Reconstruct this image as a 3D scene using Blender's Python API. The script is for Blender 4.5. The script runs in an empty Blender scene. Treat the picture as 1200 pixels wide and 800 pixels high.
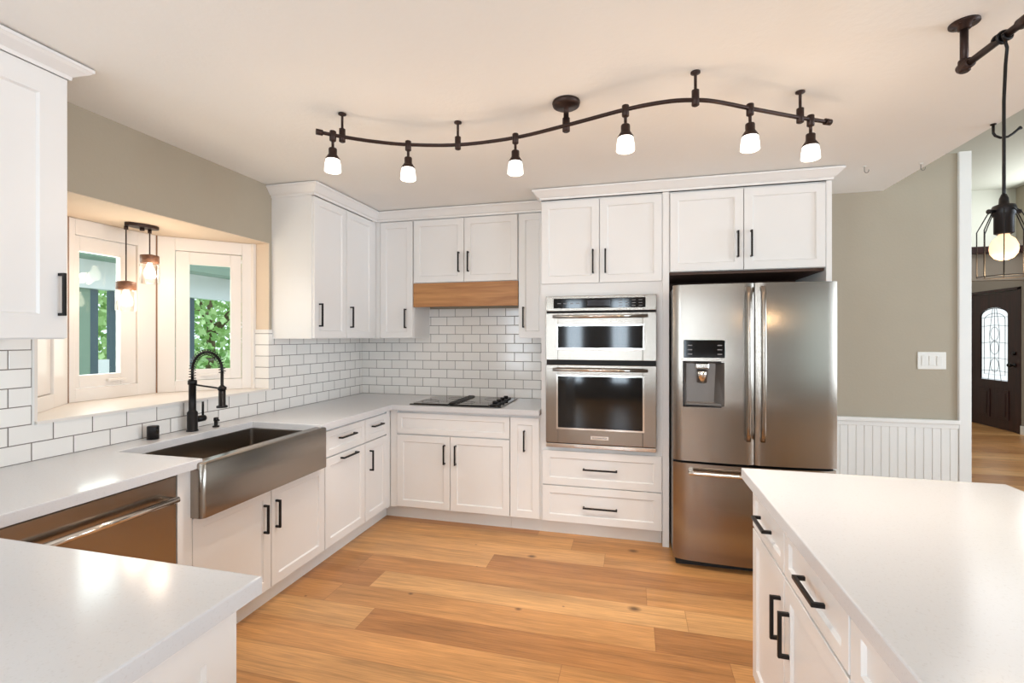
import bpy, bmesh, math, random
from math import pi, sin, cos, radians
from mathutils import Vector, Matrix
random.seed(7)
S = bpy.context.scene
COL = S.collection

# ------------------------------------------------------------------ camera
cd = bpy.data.cameras.new('camera'); cam = bpy.data.objects.new('camera', cd); COL.objects.link(cam)
cam.location = (0, 0, 1.445)
cam.rotation_euler = (pi/2, 0, math.atan(141/557))
cd.sensor_width = 36; cd.lens = 557/1200*36
cd.shift_y = -5/1200
cd.clip_start = 0.02; cd.clip_end = 200
S.camera = cam
S.view_settings.view_transform = 'Standard'
S.view_settings.look = 'None'
S.view_settings.gamma = 1
S.view_settings.use_curve_mapping = False
S.view_settings.exposure = -0.27

# ------------------------------------------------------------------ world
W = bpy.data.worlds.new('world'); S.world = W; W.use_nodes = True
nt = W.node_tree; nt.nodes.clear()
wo = nt.nodes.new('ShaderNodeOutputWorld'); bg = nt.nodes.new('ShaderNodeBackground')
bg.inputs['Color'].default_value = (0.80, 0.90, 1.0, 1); bg.inputs['Strength'].default_value = 2.6
nt.links.new(bg.outputs[0], wo.inputs[0])

def area(name, loc, rot, sx, sy, power, color=(1, 1, 1)):
    l = bpy.data.lights.new(name, 'AREA'); l.shape = 'RECTANGLE'; l.size = sx; l.size_y = sy
    l.energy = power; l.color = color
    o = bpy.data.objects.new(name, l); COL.objects.link(o); o.location = loc; o.rotation_euler = rot
    return o
def point(name, loc, power, color, r=0.03):
    l = bpy.data.lights.new(name, 'POINT'); l.energy = power; l.color = color; l.shadow_soft_size = r
    o = bpy.data.objects.new(name, l); COL.objects.link(o); o.location = loc
    return o
DAY = (0.72, 0.87, 1.0)
# daylight entering the tall windows behind the camera and on the dining side
for i, (x0, x1) in enumerate(((-1.5, -1.15), (-.45, -.10), (.92, 1.08))):
    area('daylight_rear_slot', ((x0+x1)/2, -4.42, 1.35), (pi/2, 0, 0), x1-x0, 1.9, 100*(x1-x0), DAY)
area('daylight_rear_c', (5.42, -4.42, 1.35), (pi/2, 0, 0), .35, 1.9, 12, (.6, .95, 1))
area('daylight_dining_a', (6.92, -1.6, 1.5), (pi/2, 0, pi/2), 1.8, 2.0, 165, DAY)
area('daylight_dining_b', (6.92, 1.6, 1.5), (pi/2, 0, pi/2), 1.8, 2.0, 200, DAY)
area('patio_fill', (-2.46, -2.4, 1.2), (pi/2, 0, -pi/2), 2.4, 2.0, 150, DAY)  # unseen patio opening added as fill from the left
# daylight in the bay window over the sink
area('daylight_bay', (-3.45, 2.2, 1.6), (pi/2, 0, -pi/2), 1.6, 1.0, 30, (1, .98, .95))
# unseen fill lamps added to brighten the upper hall
area('hall_ceiling_fill', (4.3, 7.2, 4.1), (0, 0, 0), 2.5, 4.0, 95, (.97, .99, 1.0))
area('hall_high_fill', (6.9, 9.4, 3.55), (pi/2, 0, pi/2), 2.6, 1.1, 55, (.95, .98, .96))
# added fill panel out of view behind the camera, washing the ceiling
area('ceiling_bounce_fill', (0.3, -2.5, 1.05), (pi, 0, 0), 3.2, 2.6, 66, (.86, .93, 1.0))

# ------------------------------------------------------------------ materials
def lin(v): v /= 255.; return v/12.92 if v <= .04045 else ((v+.055)/1.055)**2.4
def rgb(r, g, b): return (lin(r), lin(g), lin(b), 1)
def mat(name, col, rough=.5, metal=0, **kw):
    m = bpy.data.materials.new(name); m.use_nodes = True
    b = m.node_tree.nodes['Principled BSDF']
    b.inputs['Base Color'].default_value = col; b.inputs['Roughness'].default_value = rough; b.inputs['Metallic'].default_value = metal
    for k, v in kw.items(): b.inputs[k.replace('_', ' ')].default_value = v
    return m
def N(m, t): return m.node_tree.nodes.new(t)
def Lk(m, a, b): m.node_tree.links.new(a, b)
def bsdf(m): return m.node_tree.nodes['Principled BSDF']
def noisy(m, col, amt=.04, scale=6, bump=0, bscale=80):
    """gentle procedural variation of the base colour plus a bump"""
    geo = N(m, 'ShaderNodeNewGeometry'); n = N(m, 'ShaderNodeTexNoise'); n.inputs['Scale'].default_value = scale; n.inputs['Detail'].default_value = 3
    Lk(m, geo.outputs['Position'], n.inputs['Vector'])
    r = N(m, 'ShaderNodeMapRange'); r.inputs['To Min'].default_value = 1-amt; r.inputs['To Max'].default_value = 1+amt
    Lk(m, n.outputs[0], r.inputs[0])
    mx = N(m, 'ShaderNodeVectorMath'); mx.operation = 'SCALE'; mx.inputs[0].default_value = col[:3]
    Lk(m, r.outputs[0], mx.inputs['Scale']); Lk(m, mx.outputs[0], bsdf(m).inputs['Base Color'])
    if bump:
        n2 = N(m, 'ShaderNodeTexNoise'); n2.inputs['Scale'].default_value = bscale; Lk(m, geo.outputs['Position'], n2.inputs['Vector'])
        bp = N(m, 'ShaderNodeBump'); bp.inputs['Strength'].default_value = bump; bp.inputs['Distance'].default_value = .004
        Lk(m, n2.outputs[0], bp.inputs['Height']); Lk(m, bp.outputs[0], bsdf(m).inputs['Normal'])
    return m
C_WHITE = rgb(236, 234, 232)
M_cab = noisy(mat('white_cabinet_paint', C_WHITE, .32), C_WHITE, .012, 5)
M_trim = noisy(mat('white_trim_paint', rgb(236, 234, 230), .35), rgb(236, 234, 230), .012, 5)
M_ceil = noisy(mat('ceiling_paint', rgb(242, 241, 238), .9), rgb(242, 241, 238), .015, 3, .25, 45)
M_wall = noisy(mat('greige_wall_paint', rgb(174, 163, 145), .8), rgb(174, 163, 145), .03, 4, .2, 60)
M_rear = noisy(mat('rear_wall_dimmed_taupe', rgb(118, 106, 94), .8), rgb(118, 106, 94), .03, 4)  # rear wall darkened so the steel reflects a dimmer room
M_hallup = noisy(mat('pale_green_grey_wall_paint', rgb(212, 214, 206), .85), rgb(212, 214, 206), .02, 3)
M_hallwall = noisy(mat('taupe_hall_paint', rgb(150, 140, 128), .8), rgb(150, 140, 128), .03, 3)
M_reveal = noisy(mat('warm_lit_reveal_paint', rgb(225, 205, 182), .7), rgb(225, 205, 182), .02, 4)  # beige, with warm lamplight put into the colour
M_vinyl = noisy(mat('window_vinyl', rgb(240, 232, 224), .35), rgb(240, 232, 224), .012, 5)
M_brown = noisy(mat('brown_joint', rgb(140, 105, 80), .6), rgb(140, 105, 80), .1, 30)
M_black = noisy(mat('matte_black_metal', rgb(34, 31, 31), .38, .6), rgb(34, 31, 31), .1, 40)
M_bronze = noisy(mat('oil_rubbed_bronze', rgb(58, 44, 40), .42, .7), rgb(58, 44, 40), .15, 30)
M_blackg = noisy(mat('black_glass', rgb(14, 14, 16), .06), rgb(14, 14, 16), .1, 10)
M_dark = noisy(mat('dark_gap', rgb(22, 20, 20), .6), rgb(22, 20, 20), .1, 20)
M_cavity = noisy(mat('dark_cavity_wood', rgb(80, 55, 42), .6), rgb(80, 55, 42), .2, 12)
M_plastic = noisy(mat('white_plastic', rgb(235, 232, 226), .3), rgb(235, 232, 226), .01, 9)

def steel(name, col, rough, streak='h', aniso=.6):
    m = mat(name, col, rough, 1)
    geo = N(m, 'ShaderNodeTexCoord'); mp = N(m, 'ShaderNodeMapping')
    mp.inputs['Scale'].default_value = (3, 3, 420) if streak == 'h' else (420, 420, 3)
    n = N(m, 'ShaderNodeTexNoise'); n.inputs['Scale'].default_value = 1; n.inputs['Detail'].default_value = 2
    Lk(m, geo.outputs['Object'], mp.inputs[0]); Lk(m, mp.outputs[0], n.inputs['Vector'])
    r = N(m, 'ShaderNodeMapRange'); r.inputs['To Min'].default_value = rough*.8; r.inputs['To Max'].default_value = rough*1.25
    Lk(m, n.outputs[0], r.inputs[0]); Lk(m, r.outputs[0], bsdf(m).inputs['Roughness'])
    ge = N(m, 'ShaderNodeNewGeometry'); cx = N(m, 'ShaderNodeVectorMath'); cx.operation = 'CROSS_PRODUCT'; cx.inputs[1].default_value = (0.001, 0.001, 1)
    Lk(m, ge.outputs['Normal'], cx.inputs[0]); Lk(m, cx.outputs[0], bsdf(m).inputs['Tangent']); bsdf(m).inputs['Anisotropic'].default_value = aniso
    return m
M_steel = steel('brushed_stainless', rgb(156, 146, 136), .22, 'h', .75)
M_steel_v = steel('brushed_stainless_bowl', rgb(150, 140, 130), .3)
M_chrome = noisy(mat('polished_steel', rgb(215, 208, 200), .14, 1), rgb(215, 208, 200), .03, 20)
M_fside = noisy(mat('grey_appliance_side', rgb(120, 116, 112), .45, .5), rgb(120, 116, 112), .04, 12)

# quartz worktop: white with fine specks
def quartz():
    c = rgb(212, 211, 212); m = mat('white_quartz', c, .15, Specular_IOR_Level=.38)
    geo = N(m, 'ShaderNodeNewGeometry'); n = N(m, 'ShaderNodeTexNoise'); n.inputs['Scale'].default_value = 160; n.inputs['Detail'].default_value = 4
    Lk(m, geo.outputs['Position'], n.inputs['Vector'])
    cr = N(m, 'ShaderNodeValToRGB'); e = cr.color_ramp.elements
    e[0].position = .30; e[0].color = rgb(205, 203, 203); e[1].position = .42; e[1].color = c
    Lk(m, n.outputs[0], cr.inputs[0]); Lk(m, cr.outputs[0], bsdf(m).inputs['Base Color'])
    return m
M_quartz = quartz()

def mth(m, op, a, b=None, c=None):
    n = N(m, 'ShaderNodeMath'); n.operation = op
    for i, v in enumerate((a, b, c)):
        if v is None: continue
        if isinstance(v, (int, float)): n.inputs[i].default_value = v
        else: Lk(m, v, n.inputs[i])
    return n.outputs[0]

# subway tile: u axis horizontal along the wall, z vertical
def tile(name, axis, u0, flip=0):
    m = mat(name, rgb(232, 230, 228), .12)
    geo = N(m, 'ShaderNodeNewGeometry'); sx = N(m, 'ShaderNodeSeparateXYZ'); Lk(m, geo.outputs['Position'], sx.inputs[0])
    u = mth(m, 'SUBTRACT', sx.outputs['X' if axis == 'X' else 'Y'], u0); z = mth(m, 'SUBTRACT', sx.outputs['Z'], .914 - .0795*20)
    cb = N(m, 'ShaderNodeCombineXYZ'); Lk(m, u, cb.inputs[0]); Lk(m, z, cb.inputs[1])
    br = N(m, 'ShaderNodeTexBrick'); Lk(m, cb.outputs[0], br.inputs['Vector'])
    br.inputs['Scale'].default_value = 1; br.inputs['Brick Width'].default_value = .158; br.inputs['Row Height'].default_value = .0795
    br.inputs['Mortar Size'].default_value = .0024; br.inputs['Mortar Smooth'].default_value = .2
    br.inputs['Color1'].default_value = rgb(249, 245, 240); br.inputs['Color2'].default_value = rgb(243, 239, 234)
    br.inputs['Mortar'].default_value = rgb(122, 112, 106)
    Lk(m, br.outputs['Color'], bsdf(m).inputs['Base Color'])
    r = N(m, 'ShaderNodeMapRange'); r.inputs['To Min'].default_value = .12; r.inputs['To Max'].default_value = .8
    Lk(m, br.outputs['Fac'], r.inputs[0]); Lk(m, r.outputs[0], bsdf(m).inputs['Roughness'])
    br2 = N(m, 'ShaderNodeTexBrick'); Lk(m, cb.outputs[0], br2.inputs['Vector'])
    for k, v in (('Scale', 1), ('Brick Width', .158), ('Row Height', .0795), ('Mortar Size', .005), ('Mortar Smooth', 1.0)): br2.inputs[k].default_value = v
    bp = N(m, 'ShaderNodeBump'); bp.invert = True; bp.inputs['Strength'].default_value = .5; bp.inputs['Distance'].default_value = .002
    Lk(m, br2.outputs['Fac'], bp.inputs['Height']); Lk(m, bp.outputs[0], bsdf(m).inputs['Normal'])
    return m
M_tile_back = tile('subway_tile_back', 'X', -1.357-.079+.04)
M_tile_left = tile('subway_tile_left', 'Y', 1.546-.158*3)

# oak plank floor, planks run along X
def planks():
    m = mat('oak_planks', rgb(200, 145, 92), .33)
    PW, PL = .19, 1.75
    geo = N(m, 'ShaderNodeNewGeometry'); sx = N(m, 'ShaderNodeSeparateXYZ'); Lk(m, geo.outputs['Position'], sx.inputs[0])
    yy = mth(m, 'DIVIDE', mth(m, 'ADD', sx.outputs['Y'], 10.07), PW); row = mth(m, 'FLOOR', yy); fy = mth(m, 'FRACT', yy)
    wn = N(m, 'ShaderNodeTexWhiteNoise'); wn.noise_dimensions = '1D'; Lk(m, row, wn.inputs['W'])
    xx = mth(m, 'ADD', mth(m, 'DIVIDE', mth(m, 'ADD', sx.outputs['X'], 20), PL), mth(m, 'MULTIPLY', wn.outputs['Value'], 7.3))
    colm = mth(m, 'FLOOR', xx); fx = mth(m, 'FRACT', xx)
    cb = N(m, 'ShaderNodeCombineXYZ'); Lk(m, row, cb.inputs[0]); Lk(m, colm, cb.inputs[1])
    w2 = N(m, 'ShaderNodeTexWhiteNoise'); w2.noise_dimensions = '2D'; Lk(m, cb.outputs[0], w2.inputs['Vector'])
    cr = N(m, 'ShaderNodeValToRGB'); e = cr.color_ramp.elements
    e[0].position = 0; e[0].color = rgb(164, 112, 66); e[1].position = 1; e[1].color = rgb(200, 152, 99)
    a = cr.color_ramp.elements.new(.35); a.color = rgb(180, 128, 77)
    a = cr.color_ramp.elements.new(.7); a.color = rgb(189, 136, 83)
    Lk(m, w2.outputs['Value'], cr.inputs[0])
    # grain
    def grain(scale, sc, dist):
        mp = N(m, 'ShaderNodeCombineXYZ')
        Lk(m, mth(m, 'ADD', mth(m, 'MULTIPLY', sx.outputs['X'], sc[0]), mth(m, 'MULTIPLY', w2.outputs['Value'], 37.)), mp.inputs[0])
        Lk(m, mth(m, 'ADD', mth(m, 'MULTIPLY', sx.outputs['Y'], sc[1]), mth(m, 'MULTIPLY', w2.outputs['Value'], 91.)), mp.inputs[1])
        n = N(m, 'ShaderNodeTexNoise'); n.inputs['Scale'].default_value = scale; n.inputs['Detail'].default_value = 5; n.inputs['Distortion'].default_value = dist
        Lk(m, mp.outputs[0], n.inputs['Vector']); return n.outputs[0]
    g1 = grain(1, (1.9, 42), 1.6); g2 = grain(1, (7, 190), .2); g3 = grain(1, (1.2, 7), .6)
    tot = mth(m, 'ADD', mth(m, 'ADD', mth(m, 'MULTIPLY', g1, .44), mth(m, 'MULTIPLY', g2, .34)), mth(m, 'MULTIPLY', g3, .44))
    r = N(m, 'ShaderNodeMapRange'); r.inputs['From Min'].default_value = .42; r.inputs['From Max'].default_value = .8
    r.inputs['To Min'].default_value = .60; r.inputs['To Max'].default_value = 1.36; Lk(m, tot, r.inputs[0])
    mx = N(m, 'ShaderNodeVectorMath'); mx.operation = 'SCALE'; Lk(m, cr.outputs[0], mx.inputs[0]); Lk(m, r.outputs[0], mx.inputs['Scale'])
    # knots
    vo = N(m, 'ShaderNodeTexVoronoi'); vo.inputs['Scale'].default_value = 1.5; vo.voronoi_dimensions = '2D'
    kc = N(m, 'ShaderNodeCombineXYZ'); Lk(m, sx.outputs['X'], kc.inputs[0]); Lk(m, mth(m, 'MULTIPLY', sx.outputs['Y'], 1.35), kc.inputs[1])
    Lk(m, kc.outputs[0], vo.inputs['Vector'])
    kr = N(m, 'ShaderNodeMapRange'); kr.inputs['From Min'].default_value = .010; kr.inputs['From Max'].default_value = .040; kr.inputs['To Min'].default_value = .8; kr.inputs['To Max'].default_value = 0
    sc_ = N(m, 'ShaderNodeSeparateColor'); Lk(m, vo.outputs['Color'], sc_.inputs[0])
    wob = mth(m, 'ADD', vo.outputs['Distance'], mth(m, 'MULTIPLY', g2, .02))
    Lk(m, mth(m, 'MULTIPLY', mth(m, 'SUBTRACT', wob, .008), mth(m, 'ADD', .55, mth(m, 'MULTIPLY', sc_.outputs[0], 4.0))), kr.inputs[0])
    mk = N(m, 'ShaderNodeMix'); mk.data_type = 'RGBA'; Lk(m, kr.outputs[0], mk.inputs[0]); Lk(m, mx.outputs[0], mk.inputs[6]); mk.inputs[7].default_value = rgb(62, 36, 22)
    # seams
    ey = mth(m, 'MINIMUM', fy, mth(m, 'SUBTRACT', 1, fy)); ex = mth(m, 'MULTIPLY', mth(m, 'MINIMUM', fx, mth(m, 'SUBTRACT', 1, fx)), PL/PW)
    ed = mth(m, 'MINIMUM', ex, ey)
    sr = N(m, 'ShaderNodeMapRange'); sr.inputs['From Min'].default_value = .003; sr.inputs['From Max'].default_value = .014; sr.inputs['To Min'].default_value = .45; sr.inputs['To Max'].default_value = 0
    Lk(m, ed, sr.inputs[0])
    ms = N(m, 'ShaderNodeMix'); ms.data_type = 'RGBA'; Lk(m, sr.outputs[0], ms.inputs[0]); Lk(m, mk.outputs[2], ms.inputs[6]); ms.inputs[7].default_value = rgb(110, 66, 36)
    Lk(m, ms.outputs[2], bsdf(m).inputs['Base Color'])
    bp = N(m, 'ShaderNodeBump'); bp.inputs['Strength'].default_value = .12; bp.inputs['Distance'].default_value = .001
    Lk(m, tot, bp.inputs['Height']); Lk(m, bp.outputs[0], bsdf(m).inputs['Normal'])
    return m
M_floor = planks()

def wood(name, c0, c1, axis=0, rough=.45, sc=40):
    m = mat(name, c0, rough); tc = N(m, 'ShaderNodeTexCoord'); mp = N(m, 'ShaderNodeMapping')
    s = [sc, sc, sc]; s[axis] = sc/14; mp.inputs['Scale'].default_value = s
    n = N(m, 'ShaderNodeTexNoise'); n.inputs['Scale'].default_value = 1; n.inputs['Detail'].default_value = 4; n.inputs['Distortion'].default_value = .6
    Lk(m, tc.outputs['Object'], mp.inputs[0]); Lk(m, mp.outputs[0], n.inputs['Vector'])
    cr = N(m, 'ShaderNodeValToRGB'); e = cr.color_ramp.elements
    e[0].position = .3; e[0].color = c0; e[1].position = .7; e[1].color = c1
    Lk(m, n.outputs[0], cr.inputs[0]); Lk(m, cr.outputs[0], bsdf(m).inputs['Base Color']); return m
M_oakband = wood('oak_hood_band', rgb(158, 104, 58), rgb(196, 142, 88), 0, .45, 30)
M_mahog = wood('dark_mahogany', rgb(40, 20, 20), rgb(60, 32, 28), 2, .4, 30)
M_capwood = wood('brown_lamp_cap', rgb(92, 58, 40), rgb(128, 88, 62), 0, .5, 60)

def emit(name, col, st):
    m = mat(name, col, .5); b = bsdf(m); b.inputs['Emission Color'].default_value = col; b.inputs['Emission Strength'].default_value = st
    n = N(m, 'ShaderNodeTexNoise'); n.inputs['Scale'].default_value = 20
    r = N(m, 'ShaderNodeMapRange'); r.inputs['To Min'].default_value = st*.95; r.inputs['To Max'].default_value = st*1.05
    Lk(m, n.outputs[0], r.inputs[0]); Lk(m, r.outputs[0], b.inputs['Emission Strength']); return m
M_frost = emit('glowing_frosted_glass', (1, .93, .84, 1), 3.2)
M_bulb = emit('warm_bulb_glow', (1, .66, .40, 1), 1.15)
M_fil = emit('filament', (1, .78, .5, 1), 30)
M_winbulb = emit('window_bulb_glow', (1, .88, .72, 1), 9)

def glass(name, tint=(1, 1, 1, 1), gloss=.045, rough=.02):
    m = bpy.data.materials.new(name); m.use_nodes = True; t = m.node_tree; t.nodes.clear()
    o = t.nodes.new('ShaderNodeOutputMaterial'); tr = t.nodes.new('ShaderNodeBsdfTransparent'); g = t.nodes.new('ShaderNodeBsdfGlossy'); mx = t.nodes.new('ShaderNodeMixShader')
    lw = t.nodes.new('ShaderNodeLayerWeight'); lw.inputs['Blend'].default_value = .25
    r = t.nodes.new('ShaderNodeMapRange'); r.inputs['To Min'].default_value = gloss*.5; r.inputs['To Max'].default_value = min(1, gloss*6)
    tr.inputs[0].default_value = tint; g.inputs['Roughness'].default_value = rough
    t.links.new(lw.outputs['Fresnel'], r.inputs[0]); t.links.new(r.outputs[0], mx.inputs[0])
    t.links.new(tr.outputs[0], mx.inputs[1]); t.links.new(g.outputs[0], mx.inputs[2]); t.links.new(mx.outputs[0], o.inputs[0]); return m
M_glass = glass('clear_pane', (.93, .97, .95, 1))
M_jar = glass('clear_jar', (.95, .92, .88, 1), .10)

# ------------------------------------------------------------------ mesh helpers
class MB:
    def __init__(s): s.v = []; s.f = []; s.sm = []
    def add(s, vs, fs, smooth=False):
        n = len(s.v); s.v += [tuple(v) for v in vs]; s.f += [tuple(i+n for i in f) for f in fs]; s.sm += [smooth]*len(fs); return s
    def box(s, x0, y0, z0, x1, y1, z1, b=0):
        x0, x1 = min(x0, x1), max(x0, x1); y0, y1 = min(y0, y1), max(y0, y1); z0, z1 = min(z0, z1), max(z0, z1)
        if b <= 0:
            vs = [(x, y, z) for z in (z0, z1) for x, y in ((x0, y0), (x1, y0), (x1, y1), (x0, y1))]
            return s.add(vs, [(3, 2, 1, 0), (4, 5, 6, 7), (0, 1, 5, 4), (1, 2, 6, 5), (2, 3, 7, 6), (3, 0, 4, 7)])
        bm = bmesh.new(); bmesh.ops.create_cube(bm, size=1)
        for v in bm.verts: v.co = ((v.co.x+.5)*(x1-x0)+x0, (v.co.y+.5)*(y1-y0)+y0, (v.co.z+.5)*(z1-z0)+z0)
        bmesh.ops.bevel(bm, geom=bm.edges[:], offset=min(b, .45*min(x1-x0, y1-y0, z1-z0)), segments=2, affect='EDGES', profile=.5)
        bm.verts.index_update()
        s.add([v.co[:] for v in bm.verts], [[v.index for v in f.verts] for f in bm.faces]); bm.free(); return s
    def prism(s, pts, z0, z1):
        n = len(pts)
        vs = [(x, y, z0) for x, y in pts]+[(x, y, z1) for x, y in pts]
        return s.add(vs, [tuple(range(n-1, -1, -1)), tuple(range(n, 2*n))]+[(i, (i+1) % n, n+(i+1) % n, n+i) for i in range(n)])
    def lathe(s, prof, c=(0, 0, 0), axis=(0, 0, 1), seg=20, smooth=True, caps=True):
        """prof: (radius, height) pairs along axis from c"""
        q = Vector((0, 0, 1)).rotation_difference(Vector(axis).normalized()); c = Vector(c); vs = []; fs = []
        for r, h in prof:
            for i in range(seg):
                a = 2*pi*i/seg; vs.append(c + q @ Vector((r*cos(a), r*sin(a), h)))
        for k in range(len(prof)-1):
            for i in range(seg):
                j = (i+1) % seg; fs.append((k*seg+i, k*seg+j, (k+1)*seg+j, (k+1)*seg+i))
        s.add(vs, fs, smooth)
        if caps:
            n = len(s.v)-len(vs); L = (len(prof)-1)*seg
            if prof[0][0] > 1e-5: s.f.append(tuple(n+i for i in range(seg-1, -1, -1))); s.sm.append(False)
            if prof[-1][0] > 1e-5: s.f.append(tuple(n+L+i for i in range(seg))); s.sm.append(False)
        return s
    def cyl(s, a, b, r, seg=16, r2=None):
        a, b = Vector(a), Vector(b); return s.lathe([(r, 0), (r if r2 is None else r2, (b-a).length)], a, b-a, seg)
    def tube(s, pts, r, seg=10, closed=False):
        pts = [Vector(p) for p in pts]; n = len(pts); vs = []; fs = []; up = None
        for i, p in enumerate(pts):
            if closed: t = pts[(i+1) % n]-pts[i-1]
            else: t = pts[min(i+1, n-1)]-pts[max(i-1, 0)]
            t.normalize()
            if up is None: up = t.orthogonal().normalized()
            up = (up - t*up.dot(t)).normalized(); w = t.cross(up); rr = r[i] if isinstance(r, (list, tuple)) else r
            for k in range(seg):
                a = 2*pi*k/seg; vs.append(p+(up*cos(a)+w*sin(a))*rr)
        m = n if closed else n-1
        for i in range(m):
            i2 = (i+1) % n
            for k in range(seg):
                k2 = (k+1) % seg; fs.append((i*seg+k, i*seg+k2, i2*seg+k2, i2*seg+k))
        s.add(vs, fs, True)
        if not closed:
            b0 = len(s.v)-len(vs); s.f.append(tuple(b0+k for k in range(seg-1, -1, -1))); s.f.append(tuple(b0+(n-1)*seg+k for k in range(seg))); s.sm += [False, False]
        return s
    def build(s, name, m, parent=None, loc=None):
        me = bpy.data.meshes.new(name); me.from_pydata(s.v, [], s.f); me.materials.append(m)
        for p, q in zip(me.polygons, s.sm): p.use_smooth = q
        bm = bmesh.new(); bm.from_mesh(me); bmesh.ops.recalc_face_normals(bm, faces=bm.faces); bm.to_mesh(me); bm.free()
        o = bpy.data.objects.new(name, me); COL.objects.link(o)
        if parent: o.parent = parent
        if loc: o.location = loc
        return o
def struct(name, mb, m):
    o = mb.build(name, m); o['kind'] = 'structure'; return o
def tag(o, label, cat, group=None, kind=None):
    o['label'] = label; o['category'] = cat
    if group: o['group'] = group
    if kind: o['kind'] = kind
    return o
def thing(name, label, cat, loc=(0, 0, 0), rz=0, group=None):
    o = bpy.data.objects.new(name, None); COL.objects.link(o); o.empty_display_size = .1
    o.location = loc; o.rotation_euler = (0, 0, rz); return tag(o, label, cat, group)
def copy_tree(o, parent=None):
    c = o.copy(); COL.objects.link(c); c.parent = parent
    for ch in [x for x in COL.objects if x.parent is o]: copy_tree(ch, c)
    return c
def B(*a, **k): return MB().box(*a, **k)

XL, YB, ZC = -2.5, 4.05, 2.52       # left wall, back wall, flat ceiling
XE = 1.785                          # where the flat ceiling ends

# ------------------------------------------------------------------ structure
struct('floor', MB().prism([(-2.7, -4.6), (7.1, -4.6), (7.1, 11.2), (-2.7, 11.2)], -.06, 0), M_floor)
struct('ceiling', B(-2.7, -4.6, ZC, XE, 4.25, ZC+.2), M_ceil)
struct('ceiling_hall', B(XE-.1, -4.6, 4.25, 7.1, 11.2, 4.35), M_hallup)
struct('trim_1', B(XE-.1, -4.6, ZC+.2, XE, 4.05, 4.25), M_hallup)
struct('wall_back', B(-2.7, YB, 0, 2.239, YB+.14, 2.754), M_wall)
struct('trim_2', B(2.2395, YB-.02, 0, 2.312, YB+.16, 2.756, b=.003), M_trim)
struct('wall_hall_left', B(2.08, YB+.141, 0, 2.2, 11.0, 4.25), M_hallup)
# left wall with the bay opening: y 1.47..2.85, z 1.08..2.11
WY0, WY1, WZ0, WZ1 = 1.475, 2.849, 1.078, 2.112
lw = MB()
lw.box(-2.607, -4.6, 0, XL, -3.6, ZC); lw.box(-2.607, -3.6, 0, XL, -1.2, .1); lw.box(-2.607, -3.6, 2.2, XL, -1.2, ZC); lw.box(-2.607, -1.2, 0, XL, WY0, ZC); lw.box(-2.607, WY1, 0, XL, 4.05, ZC)
lw.box(-2.607, WY0, 0, XL, WY1, WZ0-.010); lw.box(-2.607, WY0, WZ1, XL, WY1, ZC)
struct('wall_left', lw, M_wall)
# beige lining of the bay opening (jamb and soffit)
BX = -3.0; BY0, BY1 = 1.93, 2.43
soff = MB().prism([(-2.499, WY0), (-2.499, WY1), (-2.607, WY1), (BX-.06, BY1+.02), (BX-.06, BY0-.02), (-2.607, WY0)], WZ1-.004, WZ1-.0005)
struct('trim_3', soff, M_reveal)
struct('trim_4', B(-2.606, WY1-.006, 1.492, -2.4995, WY1, WZ1-.004), M_reveal)
struct('trim_5', MB().prism([(-2.62, WY0-.1), (-2.62, WY1+.1), (BX-.12, BY1+.06), (BX-.12, BY0-.06)], WZ1, WZ1+.1), M_reveal)
struct('trim_6', MB().prism([(-2.478, WY0+.004), (-2.478, WY1-.002), (-2.607, WY1-.002), (BX-.06, BY1+.02), (BX-.06, BY0-.02), (-2.607, WY0+.004)], WZ0-.008, WZ0+.0045), M_vinyl)
struct('trim_7', B(-2.606, WY0+.0005, WZ0+.004, -2.494, WY0+.014, WZ1-.005), M_vinyl)
pz0, pz1 = WZ0-.03, WZ1+.02
struct('trim_13', MB().box(-2.68, WY1-.03, pz0, -2.6075, WY1+.05, pz1).box(-2.68, WY0-.05, pz0, -2.6075, WY0+.006, pz1), M_vinyl)
struct('trim_14', MB().prism([(BX-.001, BY1+.0005), (BX-.062, BY1+.0005), (BX-.048, BY1+.045)], pz0, pz1).prism([(BX-.001, BY0-.0005), (BX-.062, BY0-.0005), (BX-.048, BY0-.045)], pz0, pz1), M_vinyl)
# rear and dining-side walls with daylight openings (behind / right of the camera)
def holed(axis, at, th, a0, a1, zt, holes):
    mb = MB(); cur = a0
    def bx(u0, z0, u1, z1):
        if axis == 'Y': mb.box(u0, at, z0, u1, at+th, z1)
        else: mb.box(at, u0, z0, at+th, u1, z1)
    for h0, h1, z0, z1 in holes:
        bx(cur, 0, h0, zt); bx(h0, 0, h1, z0); bx(h0, z1, h1, zt); cur = h1
    bx(cur, 0, a1, zt); return mb
struct('wall_rear', holed('Y', -4.6, .12, -2.6, 7.0, 4.25, [(-1.5, -1.15, .35, 2.35), (-.45, -.10, .35, 2.35), (.92, 1.08, .35, 2.35), (5.25, 5.6, .35, 2.35)]), M_rear)
struct('wall_dining', holed('X', 7.0, .12, -4.6, 11.0, 4.25, [(-2.6, -.6, .4, 2.5), (.6, 2.6, .4, 2.5)]), M_wall)
struct('wall_hall_far', B(2.08, 11.0, 0, 7.1, 11.12, 4.25), M_hallup)
n = 4
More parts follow.
